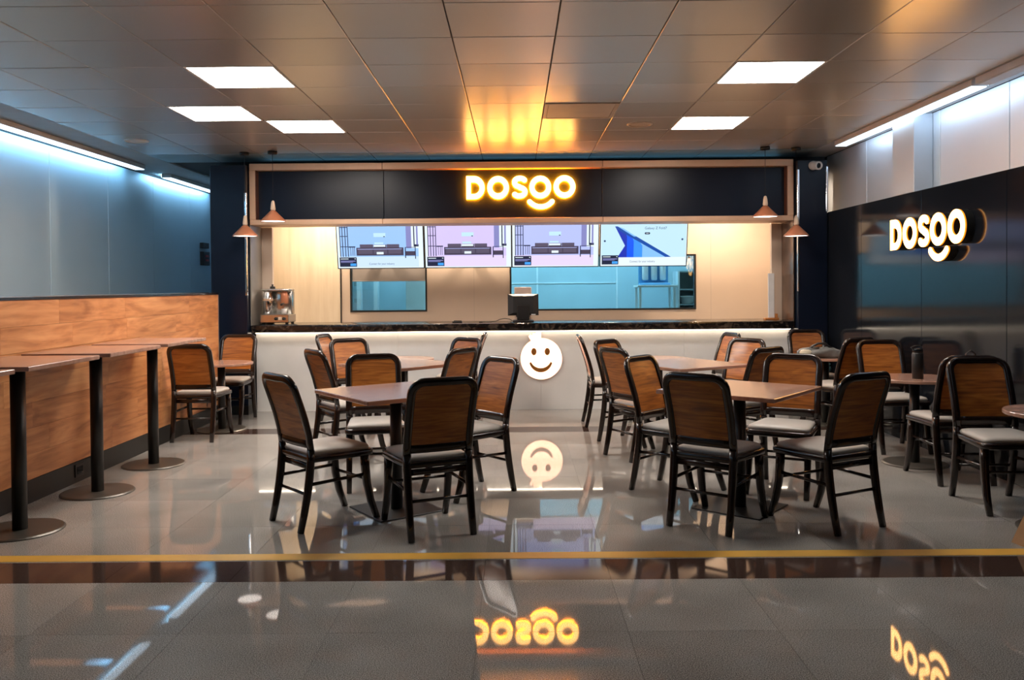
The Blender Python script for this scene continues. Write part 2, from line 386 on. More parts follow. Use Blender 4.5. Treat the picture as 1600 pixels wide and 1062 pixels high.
# wooden partition on the left
pt = thing('wooden_partition', 'tan wooden plank partition behind the high tables, with black plinth', 'partition', (-3.16, 3.4, 0))
PL = 5.62
MB().box(-0.10, -0.012, 0, PL, 0.0, 1.315).build('core', 'kick_black', pt)
MB().box(-0.012, 0.008, 0, PL, 0.0, 0.148).build('plinth', 'kick_black', pt)
rows = 7; rh = (1.315-0.15)/rows
for i in range(rows):
    y = -random.uniform(0.0, 0.9)
    while y < PL:
        ln = random.choice((0.85, 1.0, 1.2, 1.35)); a = max(0, y); b = min(PL, y+ln)
        if b-a > 0.05:
            MB().box(-0.012, 0.004+random.uniform(0, 0.0012), a+0.0008, b-0.0008, 0.15+i*rh+0.0008, 0.15+(i+1)*rh-0.0008).build('plank', 'plank_wood', pt)
        y += ln
MB().rbox(-0.105, 0.010, -0.005, PL+0.008, 1.316, 1.336, 0.003, 1).build('top_cap', 'frame_wood', pt)
MB().box(-0.107, -0.09, -0.005, PL+0.008, 1.336, 1.341).build('metal_edge', 'steel', pt)
MB().box(-0.10, 0.010, PL+0.0005, PL+0.008, 0, 1.315).build('end_trim', 'steel_dull', pt)
t = thing('socket_plate', 'black socket plate on the plinth beneath the high tables', 'socket', (-3.152, 6.1, 0.04))
MB().rbox(0, 0.008, -0.06, 0.06, 0, 0.09, 0.002, 1).build('plate', 'black_plastic', t)
MB().rbox(0.008, 0.011, -0.04, 0.04, 0.02, 0.07, 0.001, 1).build('insert', 'black_gloss', t)

# ------------------------------------------------------------------ shop front
YF = 9.35
def pillar(x0, x1, label, trims):
    t = thing('pillar', label, 'pillar', ((x0+x1)/2, 9.26, 0))
    h = (x1-x0)/2
    MB().rbox(-h, h, 0, 0.55, 0.0, 2.72, 0.004, 1).build('shaft', 'navy_panel', t)
    MB().box(-h-0.002, h+0.002, -0.004, 0.3, 0.0, 0.10).build('plinth', 'kick_black', t)
    for (x, z0, z1) in trims: MB().rbox(x-0.012, x+0.012, -0.012, 0.02, z0, z1, 0.004, 1).build('edge_trim', 'chrome', t)
pillar(-3.31, -2.92, 'dark navy square pillar at the left end of the shop front', [(0.19, 1.30, 2.42)])
pillar(3.075, 3.395, 'dark navy square pillar at the right end of the shop front', [(-0.155, 1.30, 2.62), (0.155, 2.16, 2.65)])
fa = thing('shop_fascia', 'black shop fascia in a bronze frame above the serving hatch', 'fascia', (0.075, YF, 2.076))
X0, X1 = -2.985, 2.985
jx = [X0, -1.523, 0.895, X1]
for a, b in zip(jx[:-1], jx[1:]):
    MB().rbox(a+0.002, b-0.002, 0, 0.40, 0.598, 0.671, 0.003, 1).build('top_rail', 'bronze', fa)
    MB().rbox(a+0.002, b-0.002, 0, 0.40, 0.0, 0.056, 0.003, 1).build('bottom_rail', 'bronze', fa)
    MB().rbox(max(a, X0+0.07)+0.002, min(b, X1-0.07)-0.002, 0.10, 0.13, 0.058, 0.596, 0.003, 1).build('panel', 'navy_panel', fa)
for s in (-1, 1):
    MB().rbox(min(s*2.985, s*2.92), max(s*2.985, s*2.92), 0, 0.13, 0.057, 0.597, 0.003, 1).build('side_post', 'bronze', fa)
    MB().rbox(min(s*2.919, s*2.911), max(s*2.919, s*2.911), 0.004, 0.10, 0.057, 0.597, 0.001, 1).build('side_reveal', 'bronze_dark', fa)
MB().box(-2.98, 2.98, 0.132, 0.40, 0.057, 0.60).build('backing', 'joint_dark', fa)
led2 = thing('added_glow_strip', 'added dim teal light strip, unseen on top of the bronze fascia frame', 'strip light', (0.075, 9.58, 2.7475))  # unseen strip added to give the ceiling above a teal glow
MB().box(-2.9, 2.9, -0.03, 0.03, 0, 0.004).build('housing', 'white_plastic', led2)
MB().box(-2.88, 2.88, -0.02, 0.02, 0.004, 0.008).build('diffuser', 'added_glow', led2)
# jambs and short wall returns of the hatch
j = thing('hatch_jamb', 'grey metal jamb at the left side of the serving hatch', 'jamb', (-2.90, YF, 0.97))
MB().rbox(-0.015, 0.0, 0.0, 0.40, 0, 1.105, 0.003, 1).build('panel', 'steel_dull', j)
MB().rbox(-0.02, 0.12, 0.402, 0.46, 0, 1.105, 0.003, 1).build('return', 'tan_wall', j)
j = thing('hatch_jamb', 'brown polished metal jamb at the right side of the serving hatch', 'jamb', (3.05, YF, 0.97))
MB().rbox(0.0, 0.015, 0.0, 0.40, 0, 1.105, 0.003, 1).build('panel', 'steel_brown', j)
MB().rbox(-0.115, 0.02, 0.402, 0.46, 0, 1.105, 0.003, 1).build('return', 'tan_wall', j)

# counter
ct = thing('serving_counter', 'long white serving counter with black marble top', 'counter', (0.08, 9.5, 0))
MB().box(-2.98, 2.98, 0.02, 0.55, 0, 0.885).build('body', 'counter_white', ct)
px = [-2.98, -1.4, 0.2, 1.8, 2.98]
for a, b in zip(px[:-1], px[1:]): MB().rbox(a+0.0008, b-0.0008, 0.0, 0.02, 0.0, 0.885, 0.001, 1).build('front_panel', 'counter_white', ct)
MB().rbox(-2.985, 2.985, -0.15, 0.60, 0.888, 0.972, 0.005, 2).build('worktop', 'marble_black', ct)
MB().box(-2.97, 2.97, -0.055, -0.035, 0.878, 0.8875).build('light_strip', 'led_warm', ct)

# shop interior
YB = 11.4
iw = struct(MB().box(-3.4, -2.33, YB-0.03, YB+0.08, 0, 2.75).build('wall_shop_left', 'curtain_cream'))
MB().box(-2.338, -2.328, YB-0.036, YB, 0, 2.7).build('panel_joint', 'joint_dark', iw)
def wall_with_holes(nm, x0, x1, z0, z1, holes, y0, y1, m):
    mb = MB(); xs = sorted({x0, x1, *[h[0] for h in holes], *[h[1] for h in holes]})
    for a, b in zip(xs[:-1], xs[1:]):
        hs = [h for h in holes if h[0] <= a and h[1] >= b]
        if not hs: mb.box(a, b, y0, y1, z0, z1)
        else: mb.box(a, b, y0, y1, z0, hs[0][2]); mb.box(a, b, y0, y1, hs[0][3], z1)
    return struct(mb.build(nm, m))
W1 = (-2.21, -1.18, 1.05, 1.80); W2 = (-0.07, 2.42, 1.05, 1.79)
bw = wall_with_holes('wall_shop_back', -2.327, 3.45, 0, 2.75, [W1, W2], YB, YB+0.08, 'tan_wall')
for x in (-0.55, 2.62):
    MB().box(x-0.001, x+0.001, YB-0.001, YB, 0, 2.7).build('panel_joint', 'blind_grey', bw)
struct(MB().box(-3.45, -3.4, 9.78, YB, 0, 2.75).build('wall_shop_side_left', 'cream_wall'))
struct(MB().box(3.45, 3.5, 9.9, YB, 0, 2.75).build('wall_shop_side_right', 'cream_wall'))
struct(MB().box(-3.45, 3.5, 9.76, 14.0, 2.66, 2.72).build('ceiling_shop', 'cream_wall'))
for i, x in enumerate((-2.5, -1.2, 0.1, 1.4, 2.7)):
    t = thing('downlight', ('leftmost', 'second from left', 'middle', 'second from right', 'rightmost')[i]+' recessed downlight in the ceiling inside the shop', 'downlight', (x, 10.75, 2.655), 0, 'downlights inside the shop')
    MB().lathe([(0.075, 0.003), (0.075, -0.006), (0.055, -0.008), (0.052, 0.003)], 24, cap=False).build('rim', 'white_plastic', t)
    MB().lathe([(0.0, -0.002), (0.051, -0.002)], 24, cap=False).build('lens', 'downlight_disc', t)
    ld = bpy.data.lights.new('downlight_lamp', 'AREA'); ld.shape = 'DISK'; ld.size = 0.1; ld.energy = KIOSK_W; ld.color = (1.0, 0.80, 0.60)
    lo = bpy.data.objects.new('downlight_lamp', ld); COL.objects.link(lo); lo.location = (0, 0, -0.012); lo.parent = t
def window(nm, w, label=None):
    o = bpy.data.objects.new(nm, None); COL.objects.link(o); o.location = (0, YB, 0); struct(o)
    MB().ring([(w[0], w[2]), (w[1], w[2]), (w[1], w[3]), (w[0], w[3])], [(w[0]+0.022, w[2]+0.022), (w[1]-0.022, w[2]+0.022), (w[1]-0.022, w[3]-0.022), (w[0]+0.022, w[3]-0.022)],
              -0.012, 0.06, lambda u, v, d: (u, d, v)).build('window_frame', 'black_metal', o)
    MB().box(w[0]+0.02, w[1]-0.02, 0.02, 0.026, w[2]+0.02, w[3]-0.02).build('pane', 'pane_glass', o)
    return o
w1 = window('window_1', W1); w2 = window('window_2', W2)
t = thing('roller_blind', 'grey roller blind half lowered in the small kitchen window', 'blind', (-1.695, YB+0.012, 1.47))
MB().box(-0.49, 0.49, 0, 0.004, 0.0, 0.30).build('fabric', 'blind_grey', t)
MB().rbox(-0.49, 0.49, -0.004, 0.007, -0.012, 0.0, 0.002, 1).build('bottom_bar', 'steel_dull', t)
# kitchen behind
kw = struct(MB().box(-3.3, 3.5, 13.4, 13.5, 0, 2.66).build('wall_kitchen_back', 'kitchen_wall'))
for x in (-2.6, -1.6, -0.55, 0.35, 1.6): MB().box(x-0.012, x+0.012, 13.392, 13.4, 0, 2.6).build('seam_strip', 'kitchen_white', kw)
MB().box(-0.6, 1.6, 13.39, 13.4, 1.415, 1.43).build('rail', 'kitchen_white', kw)
struct(MB().box(-3.35, -3.3, YB+0.08, 13.4, 0, 2.66).build('wall_kitchen_left', 'kitchen_wall'))
struct(MB().box(3.45, 3.5, YB+0.08, 13.4, 0, 2.66).build('wall_kitchen_right', 'kitchen_wall'))
t = thing('kitchen_ceiling_light', 'cool white light panel on the kitchen ceiling behind the glass', 'ceiling light', (0.2, 12.5, 2.645))
MB().box(-2.6, 2.6, -0.3, 0.3, 0, 0.012).build('frame', 'kitchen_white', t)
MB().box(-2.55, 2.55, -0.25, 0.25, -0.006, -0.0005).build('diffuser', 'kitchen_light', t)
t = thing('kitchen_rack', 'white metal rack in the kitchen beneath the water filters', 'rack', (2.07, 12.6, 0))
for x in (-0.25, 0.25):
    for y in (-0.2, 0.2): MB().box(x-0.018, x+0.018, y-0.018, y+0.018, 0, 1.345).build('leg', 'kitchen_white', t)
MB().rbox(-0.29, 0.29, -0.23, 0.23, 1.346, 1.38, 0.004, 1).build('shelf', 'kitchen_white', t)
MB().rbox(-0.27, 0.27, -0.21, 0.21, 0.40, 0.42, 0.004, 1).build('shelf', 'kitchen_white', t)
t = thing('water_filter', 'blue water filter unit with three white cartridges in the kitchen', 'water filter', (2.06, 12.6, 1.3805))
MB().rbox(-0.22, 0.22, 0.09, 0.12, 0.0, 0.52, 0.006, 1).build('back_plate', 'kitchen_blue', t)
MB().rbox(-0.22, 0.22, -0.10, 0.12, -0.0, 0.03, 0.006, 1).build('foot', 'kitchen_blue', t)
for x in (-0.13, 0.0, 0.13): MB().lathe([(0.0, 0.07), (0.035, 0.07), (0.046, 0.085), (0.046, 0.40), (0.035, 0.42), (0.035, 0.45), (0.0, 0.45)], 20, (x, 0.03, 0)).build('cartridge', 'white_plastic', t)
t = thing('kitchen_shelf_unit', 'grey kitchen shelf unit seen at the right of the large window', 'shelf unit', (2.57, 12.7, 0))
for x in (-0.17, 0.17): MB().box(x-0.015, x+0.015, -0.2, 0.2, 0, 1.58).build('side', 'kitchen_white', t)
for z in (0.5, 0.95, 1.08, 1.30, 1.56): MB().box(-0.154, 0.154, -0.2, 0.2, z, z+0.02).build('shelf', 'kitchen_grey', t)
MB().box(-0.154, 0.154, 0.19, 0.2, 0, 1.56).build('back', 'kitchen_grey', t)
t = thing('storage_tub', 'white tub on the kitchen shelf unit behind the window', 'tub', (2.55, 12.62, 1.1005))
MB().lathe([(0.0, 0), (0.085, 0), (0.10, 0.10), (0.105, 0.10), (0.105, 0.115), (0.0, 0.12)], 20).build('bowl', 'white_plastic', t)
t = thing('kitchen_fridge', 'pale blue kitchen cabinet seen through the small window', 'cabinet', (-1.47, 12.9, 0))
MB().rbox(-0.15, 0.15, -0.3, 0.3, 0, 1.9, 0.01, 1).build('body', 'kitchen_white', t)
MB().rbox(-0.145, 0.145, -0.325, -0.301, 0.05, 1.88, 0.006, 1).build('door', 'kitchen_white', t)
t = thing('kitchen_door', 'kitchen door frame seen through the small window', 'door', (-2.27, 13.1, 0))
MB().box(-0.16, -0.10, -0.05, 0.1, 0, 2.1).build('post', 'kitchen_white', t); MB().box(0.10, 0.16, -0.05, 0.1, 0, 2.1).build('post', 'kitchen_white', t)
for z in (0.9, 1.15, 1.4): MB().box(-0.20, -0.161, -0.06, 0.0, z, z+0.06).build('hinge', 'kitchen_grey', t)
t = thing('wall_sticker', 'small pale notice stuck on the large window glass', 'notice', (2.33, YB+0.014, 1.64))
MB().prism([(-0.03, 0.0), (-0.015, 0.0), (0.0, 0.08), (0.015, 0.0), (0.03, 0.0), (0.012, 0.12), (-0.012, 0.12)], 0, 0.004, lambda u, v, d: (u, d, v)).build('mark', 'white_plastic', t)

# ------------------------------------------------------------------ menu screens
def quad(mb, z, x0, x1, y0, y1, d, mi, S): mb.add([S(x0, y0, d), S(x1, y0, d), S(x1, y1, d), S(x0, y1, d)], [(0, 1, 2, 3)], mi)
SM = ['scr_blue', 'scr_pink', 'scr_lilac', 'scr_floor', 'scr_floor_pink', 'scr_pale', 'scr_sofa', 'scr_sofa2', 'scr_dark', 'scr_white', 'scr_btn', 'scr_curtain',
      'scr_deep', 'scr_mid', 'scr_light', 'scr_lighter', 'scr_edge', 'scr_text']
SI = {n: i for i, n in enumerate(SM)}
def screen(i, cx, label):
    W = 1.108; k = W/1545.0
    t = thing('menu_screen', label, 'screen', (cx, 11.06, 1.632), 0, 'four screens above the serving hatch')
    t.rotation_euler = (R(13), 0, 0)
    MB().rbox(-W/2-0.012, W/2+0.012, 0.004, 0.05, -0.012, 0.652, 0.004, 1).build('casing', 'black_plastic', t)
    MB().box(-0.2, 0.2, 0.05, 0.07, 0.08, 0.5).box(-0.05, 0.05, 0.07, 0.383, 0.10, 0.15).build('wall_mount', 'black_metal', t)
    S = lambda zx, zy, d: ((zx-30)*k-W/2, 0.002-d*0.0006, (828-zy)*k)
    mb = MB(); q = lambda x0, x1, y0, y1, m, d=1: quad(mb, 0, x0, x1, y0, y1, d, SI[m], S)
    top = -45
    if i < 3:
        wallc, floorc = (('scr_blue', 'scr_floor'), ('scr_pink', 'scr_floor_pink'), ('scr_lilac', 'scr_floor_pink'))[i]
        q(30, 1575, top, 828, 'scr_white', 0); q(75, 1490, top, 620, wallc, 1); q(75, 1490, 620, 810, floorc, 1)
        for x in (75, 120, 170, 215): q(x, x+14, top, 620, 'scr_dark', 2)
        for y in (80, 240, 430): q(75, 229, y, y+12, 'scr_dark', 2)
        q(690, 905, 190, 262, 'scr_pale', 2); q(866, 893, 248, 264, 'scr_dark', 3)
        q(232, 352, 430, 450, 'scr_dark', 2)
        for x in (262, 300, 330): q(x, x+9, 450, 600, 'scr_sofa', 2)
        q(435, 675, 395, 480, 'scr_sofa2', 2); q(680, 912, 400, 480, 'scr_sofa', 2); q(918, 1145, 395, 480, 'scr_sofa2', 2)
        q(370, 1220, 455, 600, 'scr_sofa', 3); q(400, 662, 490, 570, 'scr_sofa2', 4); q(680, 925, 490, 570, 'scr_sofa2', 4); q(945, 1180, 490, 570, 'scr_sofa2', 4)
        q(390, 1190, 478, 486, 'scr_lilac', 5)
        q(735, 858, 535, 578, 'scr_white', 6); q(685, 895, 405, 440, 'scr_white', 6); q(700, 860, 360, 392, 'scr_pale', 6)
        q(1270, 1365, top, 470, 'scr_curtain', 2); q(1365, 1490, top, 470, 'scr_white', 2); q(1405, 1425, top, 420, 'scr_dark', 3); q(1455, 1485, top, 420, 'scr_curtain', 3)
        q(1250, 1425, 525, 605, 'scr_sofa', 3); q(1405, 1495, 400, 440, 'scr_dark', 3); q(1245, 1262, 450, 650, 'scr_dark', 4); q(1425, 1440, 440, 665, 'scr_dark', 4); q(1262, 1425, 448, 458, 'scr_dark', 4)
    else:
        S = lambda zx, zy, d: ((zx-30)*W/1380-W/2, 0.002-d*0.0006, (740-zy)*W/1380)
        q(30, 1410, -40, 740, 'scr_white', 0); q(40, 1400, -30, 600, 'scr_pale', 1)
        def poly(pts, m, d): mb.add([S(x, y, d) for x, y in pts], [tuple(range(len(pts)))], SI[m])
        # folded tablet: graded front in bands, darker spine
        L = lambda y: 258+(420-258)*(y-100)/(410-100) if y < 410 else 420-(420-300)*(y-410)/(600-410)
        U = lambda y: 300+(1080-300)*(y-130)/(600-130)
        rows = [100, 150, 210, 270, 340, 410, 470, 540, 600]
        for a, b in zip(rows[:-1], rows[1:]):
            cuts = [('scr_deep', None, 450), ('scr_mid', 450, 560), ('scr_light', 560, 700), ('scr_lighter', 700, 1100)]
            for m, c0, c1 in cuts:
                la, lb, ua, ub = L(a), L(b), max(L(a), U(a)), max(L(b), U(b))
                xa0 = la if c0 is None else min(max(la, c0), ua); xb0 = lb if c0 is None else min(max(lb, c0), ub)
                xa1 = min(max(c1, la), ua); xb1 = min(max(c1, lb), ub)
                if xa1-xa0 > 1 or xb1-xb0 > 1: poly([(xa0, a), (xa1, a), (xb1, b), (xb0, b)], m, 3)
        poly([(255, 95), (300, 95), (600, 260), (1165, 598), (1075, 598), (300, 150)], 'scr_edge', 4)
        poly([(290, 92), (395, 130), (600, 262), (560, 262)], 'scr_lighter', 5)
        for x, y in ((95, 332), (1338, 312)): poly([(x+17*math.cos(a*math.pi/5), y+17*math.sin(a*math.pi/5)) for a in range(10)], 'scr_text', 4)
        poly(rrect(732, 818, 195, 228, 14, 3), 'scr_dark', 4); q(755, 795, 208, 215, 'scr_white', 5)
        for s, x, y, sz in (('Galaxy Z Fold7', 730, 146, 0.046), ):
            v, f = text_mesh(s, sz); o0 = S(x, y, 5); mb.add([(o0[0]+p[0], o0[1], o0[2]+p[1]) for p in v], f, SI['scr_text'])
    b0, bx, by, sc = ((60, 0, 630, 1.0) if i < 3 else (50, 0, 565, 0.87))
    B = lambda x0, x1, y0, y1, m, d: q(b0+x0*sc, b0+x1*sc, by+y0*sc, by+y1*sc, m, d)
    B(0, 308, 0, 172, 'scr_dark', 7); B(20, 160, 22, 34, 'scr_white', 8); B(20, 285, 60, 76, 'scr_curtain', 8); B(20, 240, 84, 94, 'scr_curtain', 8)
    B(270, 290, 20, 34, 'scr_white', 8); B(190, 295, 112, 158, 'scr_btn', 8)
    if i in (0, 3):
        v, f = text_mesh('Connect for your industry', 0.036)
        o0 = S(590, 768, 6) if i == 0 else S(500, 682, 6)
        mb.add([(o0[0]+p[0]*0.85, o0[1], o0[2]+p[1]) for p in v], f, SI['scr_text'])
    mb.build('displayed_picture', SM, t)
for i, (c, lb) in enumerate(((596, 'screen showing a dark sofa on a blue wall with a caption, leftmost of four'), (732.5, 'screen showing a sofa on a pink wall, second from the left'),
                             (868, 'screen showing a sofa on a lilac wall, third from the left'), (1005, 'screen showing a blue folded tablet on white, rightmost of four'))):
    screen(i, (c-805)*11.06/F_PX, lb)

# ------------------------------------------------------------------ illuminated signs
SK = 0.000874
def letter_shapes(n=40):
    def circ(cx, cy, rx, ry): return [(cx+rx*math.cos(2*math.pi*i/n), cy+ry*math.sin(2*math.pi*i/n)) for i in range(n)]
    Dout = [(74, 265), (74, 411), (140, 411)]+[(175+131*math.cos(R(a)), 265+146*math.sin(R(a))) for a in range(90, -91, -12)]+[(140, 119), (74, 119)]
    Din = [(132, 268), (132, 344), (150, 344)]+[(170+72*math.cos(R(a)), 272+72*math.sin(R(a))) for a in range(90, -91, -12)]+[(150, 200), (132, 200)]
    sp = arc(750, 196, 67, 44, -30, -180, 10)+arc(750, 205, 67, 52, 180, 100, 5)[1:]+arc(745, 322, 70, 52, -80, 90, 12)+arc(735, 318, 66, 56, 90, 140, 5)[1:]
    sm = arc(1013, 330, 185, 182, 140, 40, 24)
    return [('letter', 'ring', Dout, Din), ('letter', 'ring', circ(475, 267, 137, 145), circ(475, 267, 72, 72)), ('letter', 'path', sp, 66),
            ('letter', 'ring', circ(1007, 265, 138, 143), circ(1007, 265, 73, 73)), ('letter', 'ring', circ(1312, 262, 138, 143), circ(1312, 262, 73, 73)), ('smile', 'path', sm, 62)]
def ribbon(path, w, g=0.0):
    w2 = w/2+g; L = len(path); left = []; right = []
    for i, p in enumerate(path):
        a = path[max(i-1, 0)]; b = path[min(i+1, L-1)]; tx, ty = b[0]-a[0], b[1]-a[1]; l = math.hypot(tx, ty); tx /= l; ty /= l
        left.append((p[0]-ty*w2, p[1]+tx*w2)); right.append((p[0]+ty*w2, p[1]-tx*w2))
    def cap(p, q):   # round end at p heading away from q
        an = math.atan2(p[1]-q[1], p[0]-q[0]); return [(p[0]+w2*math.cos(an+t), p[1]+w2*math.sin(an+t)) for t in [math.pi/2-math.pi*i/8 for i in range(1, 8)]]
    return left+cap(path[-1], path[-2])+right[::-1]+cap(path[0], path[1])
def sign(root, depth, edge, halo):
    mp = lambda u, v, d: ((u-762)*SK, -d, (265-v)*SK)
    for nm, kind, a, b in letter_shapes():
        def shape(d0, d1, g):
            mb = MB()
            if kind == 'ring':
                cx = sum(p[0] for p in a)/len(a); cy = sum(p[1] for p in a)/len(a)
                mb.ring(a, b, d0, d1, mp)
            else:
                rb = ribbon(a, b); n = len(rb); L = len(a)
                # quad strip for the caps and sides keeps the concave outline clean
                mb.prism(rb, d0, d1, mp)
            return mb
        lt = shape(0.024 if halo else 0.0, depth-edge, 0).build(nm, 'black_metal', root)
        if halo:
            shape(0.018, 0.0238, 0).build('back_light', 'sign_back', lt)
            p = a[6] if kind == 'path' else ((a[0][0]+b[0][0])/2, (a[0][1]+b[0][1])/2)
            MB().prism([(p[0]+9*math.cos(i*math.pi/4), p[1]+9*math.sin(i*math.pi/4)) for i in range(8)], -0.0005, 0.0178, mp).build('standoff', 'black_metal', lt)
        shape(depth-edge, depth-0.004, 0).build('glowing_edge', 'sign_edge' if halo else 'sign_edge_soft', lt)
        shape(depth-0.004, depth, 0).build('face', 'sign_face', lt)
sg = thing('shop_sign', 'glowing DOSOO sign with smile on the black fascia above the hatch', 'sign', ((720+762/8-805)*9.4/F_PX, YF+0.0995, 1.38+(447-293)*9.4/F_PX))
sign(sg, 0.06, 0.02, True)
sg = thing('shop_sign', 'glowing DOSOO sign with smile on the dark right wall', 'sign', (3.399, 6.92, 1.80), R(-90))
sg.scale = (1.035, 1, 1.035)
sign(sg, 0.08, 0.016, False)
em = thing('smiley_emblem', 'round glowing smiley emblem with tuft on the white counter front', 'emblem', (0.285, 9.499, 0.572))
ek = 9.5/F_PX/8.85; mp = lambda u, v, d: ((u-577)*ek, -d, (530-v)*ek)
disc = [(577+286*math.cos(2*math.pi*i/56), 532+286*math.sin(2*math.pi*i/56)) for i in range(56)]
tuft = [(440, 290), (400, 220), (432, 190), (452, 212), (462, 176), (505, 178), (512, 150), (528, 175), (535, 140), (575, 135), (577, 258), (510, 300)]
MB().prism(disc, 0.0, 0.027, mp).build('disc_body', 'emblem_edge', em)
MB().prism(disc, 0.0272, 0.0295, mp).build('disc_face', 'emblem_face', em)
MB().prism(tuft, 0.0, 0.0265, mp).build('tuft_body', 'emblem_edge', em)
MB().prism(tuft, 0.0266, 0.0290, mp).build('tuft_face', 'emblem_face', em)
for cx in (476, 660): MB().prism([(cx+37*math.cos(2*math.pi*i/20), 434+51*math.sin(2*math.pi*i/20)) for i in range(20)], 0.030, 0.0315, mp).build('eye', 'eye_amber', em)
MB().prism(arc(570, 538, 166, 182, 163, 17, 20)+arc(570, 512, 148, 150, 24, 156, 20), 0.030, 0.0315, mp).build('mouth', 'eye_amber', em)

# ------------------------------------------------------------------ pendant lamps
def pendant(x, y, zb, label):
    t = thing('pendant_lamp', label, 'pendant lamp', (x, y, zb), 0, 'copper pendant lamps in front of the shop')
    zt = ZC-0.007-zb
    MB().lathe([(0.0, 0.118), (0.02, 0.116), (0.028, 0.112), (0.125, 0.014), (0.132, 0.0), (0.128, 0.0), (0.121, 0.012), (0.024, 0.108), (0.0, 0.11)], 36, cap=False).build('shade', 'copper', t)
    MB().lathe([(0.022, 0.117), (0.027, 0.13), (0.021, 0.185), (0.014, 0.215), (0.004, 0.222), (0.0, 0.222)], 20).build('neck', 'pale_wood', t)
    MB().lathe([(0.0, 0.004), (0.123, 0.004)], 36, cap=False).build('diffuser', 'lamp_disc', t)
    MB().lathe([(0.0025, 0.222), (0.0025, zt-0.03)], 8).build('cord', 'black_plastic', t)
    MB().lathe([(0.0, zt-0.032), (0.045, zt-0.03), (0.05, zt-0.025), (0.05, zt), (0.0, zt)], 24).build('canopy', 'black_metal', t)
def pend_px(px, py_bot, d, lb): 
    H = 447-0.0083*(px-805)
    pendant((px-805)*d/F_PX, d, 1.38+(H-py_bot)*d/F_PX, lb)
pend_px(384, 369, 9.05, 'copper pendant lamp hanging lower, in front of the left pillar')
pend_px(428, 346, 9.0, 'copper pendant lamp hanging higher, before the left end of the fascia')
pend_px(1196, 339, 9.0, 'copper pendant lamp hanging higher, before the right end of the fascia')
pend_px(1244, 369, 9.05, 'copper pendant lamp hanging lower, in front of the right pillar')

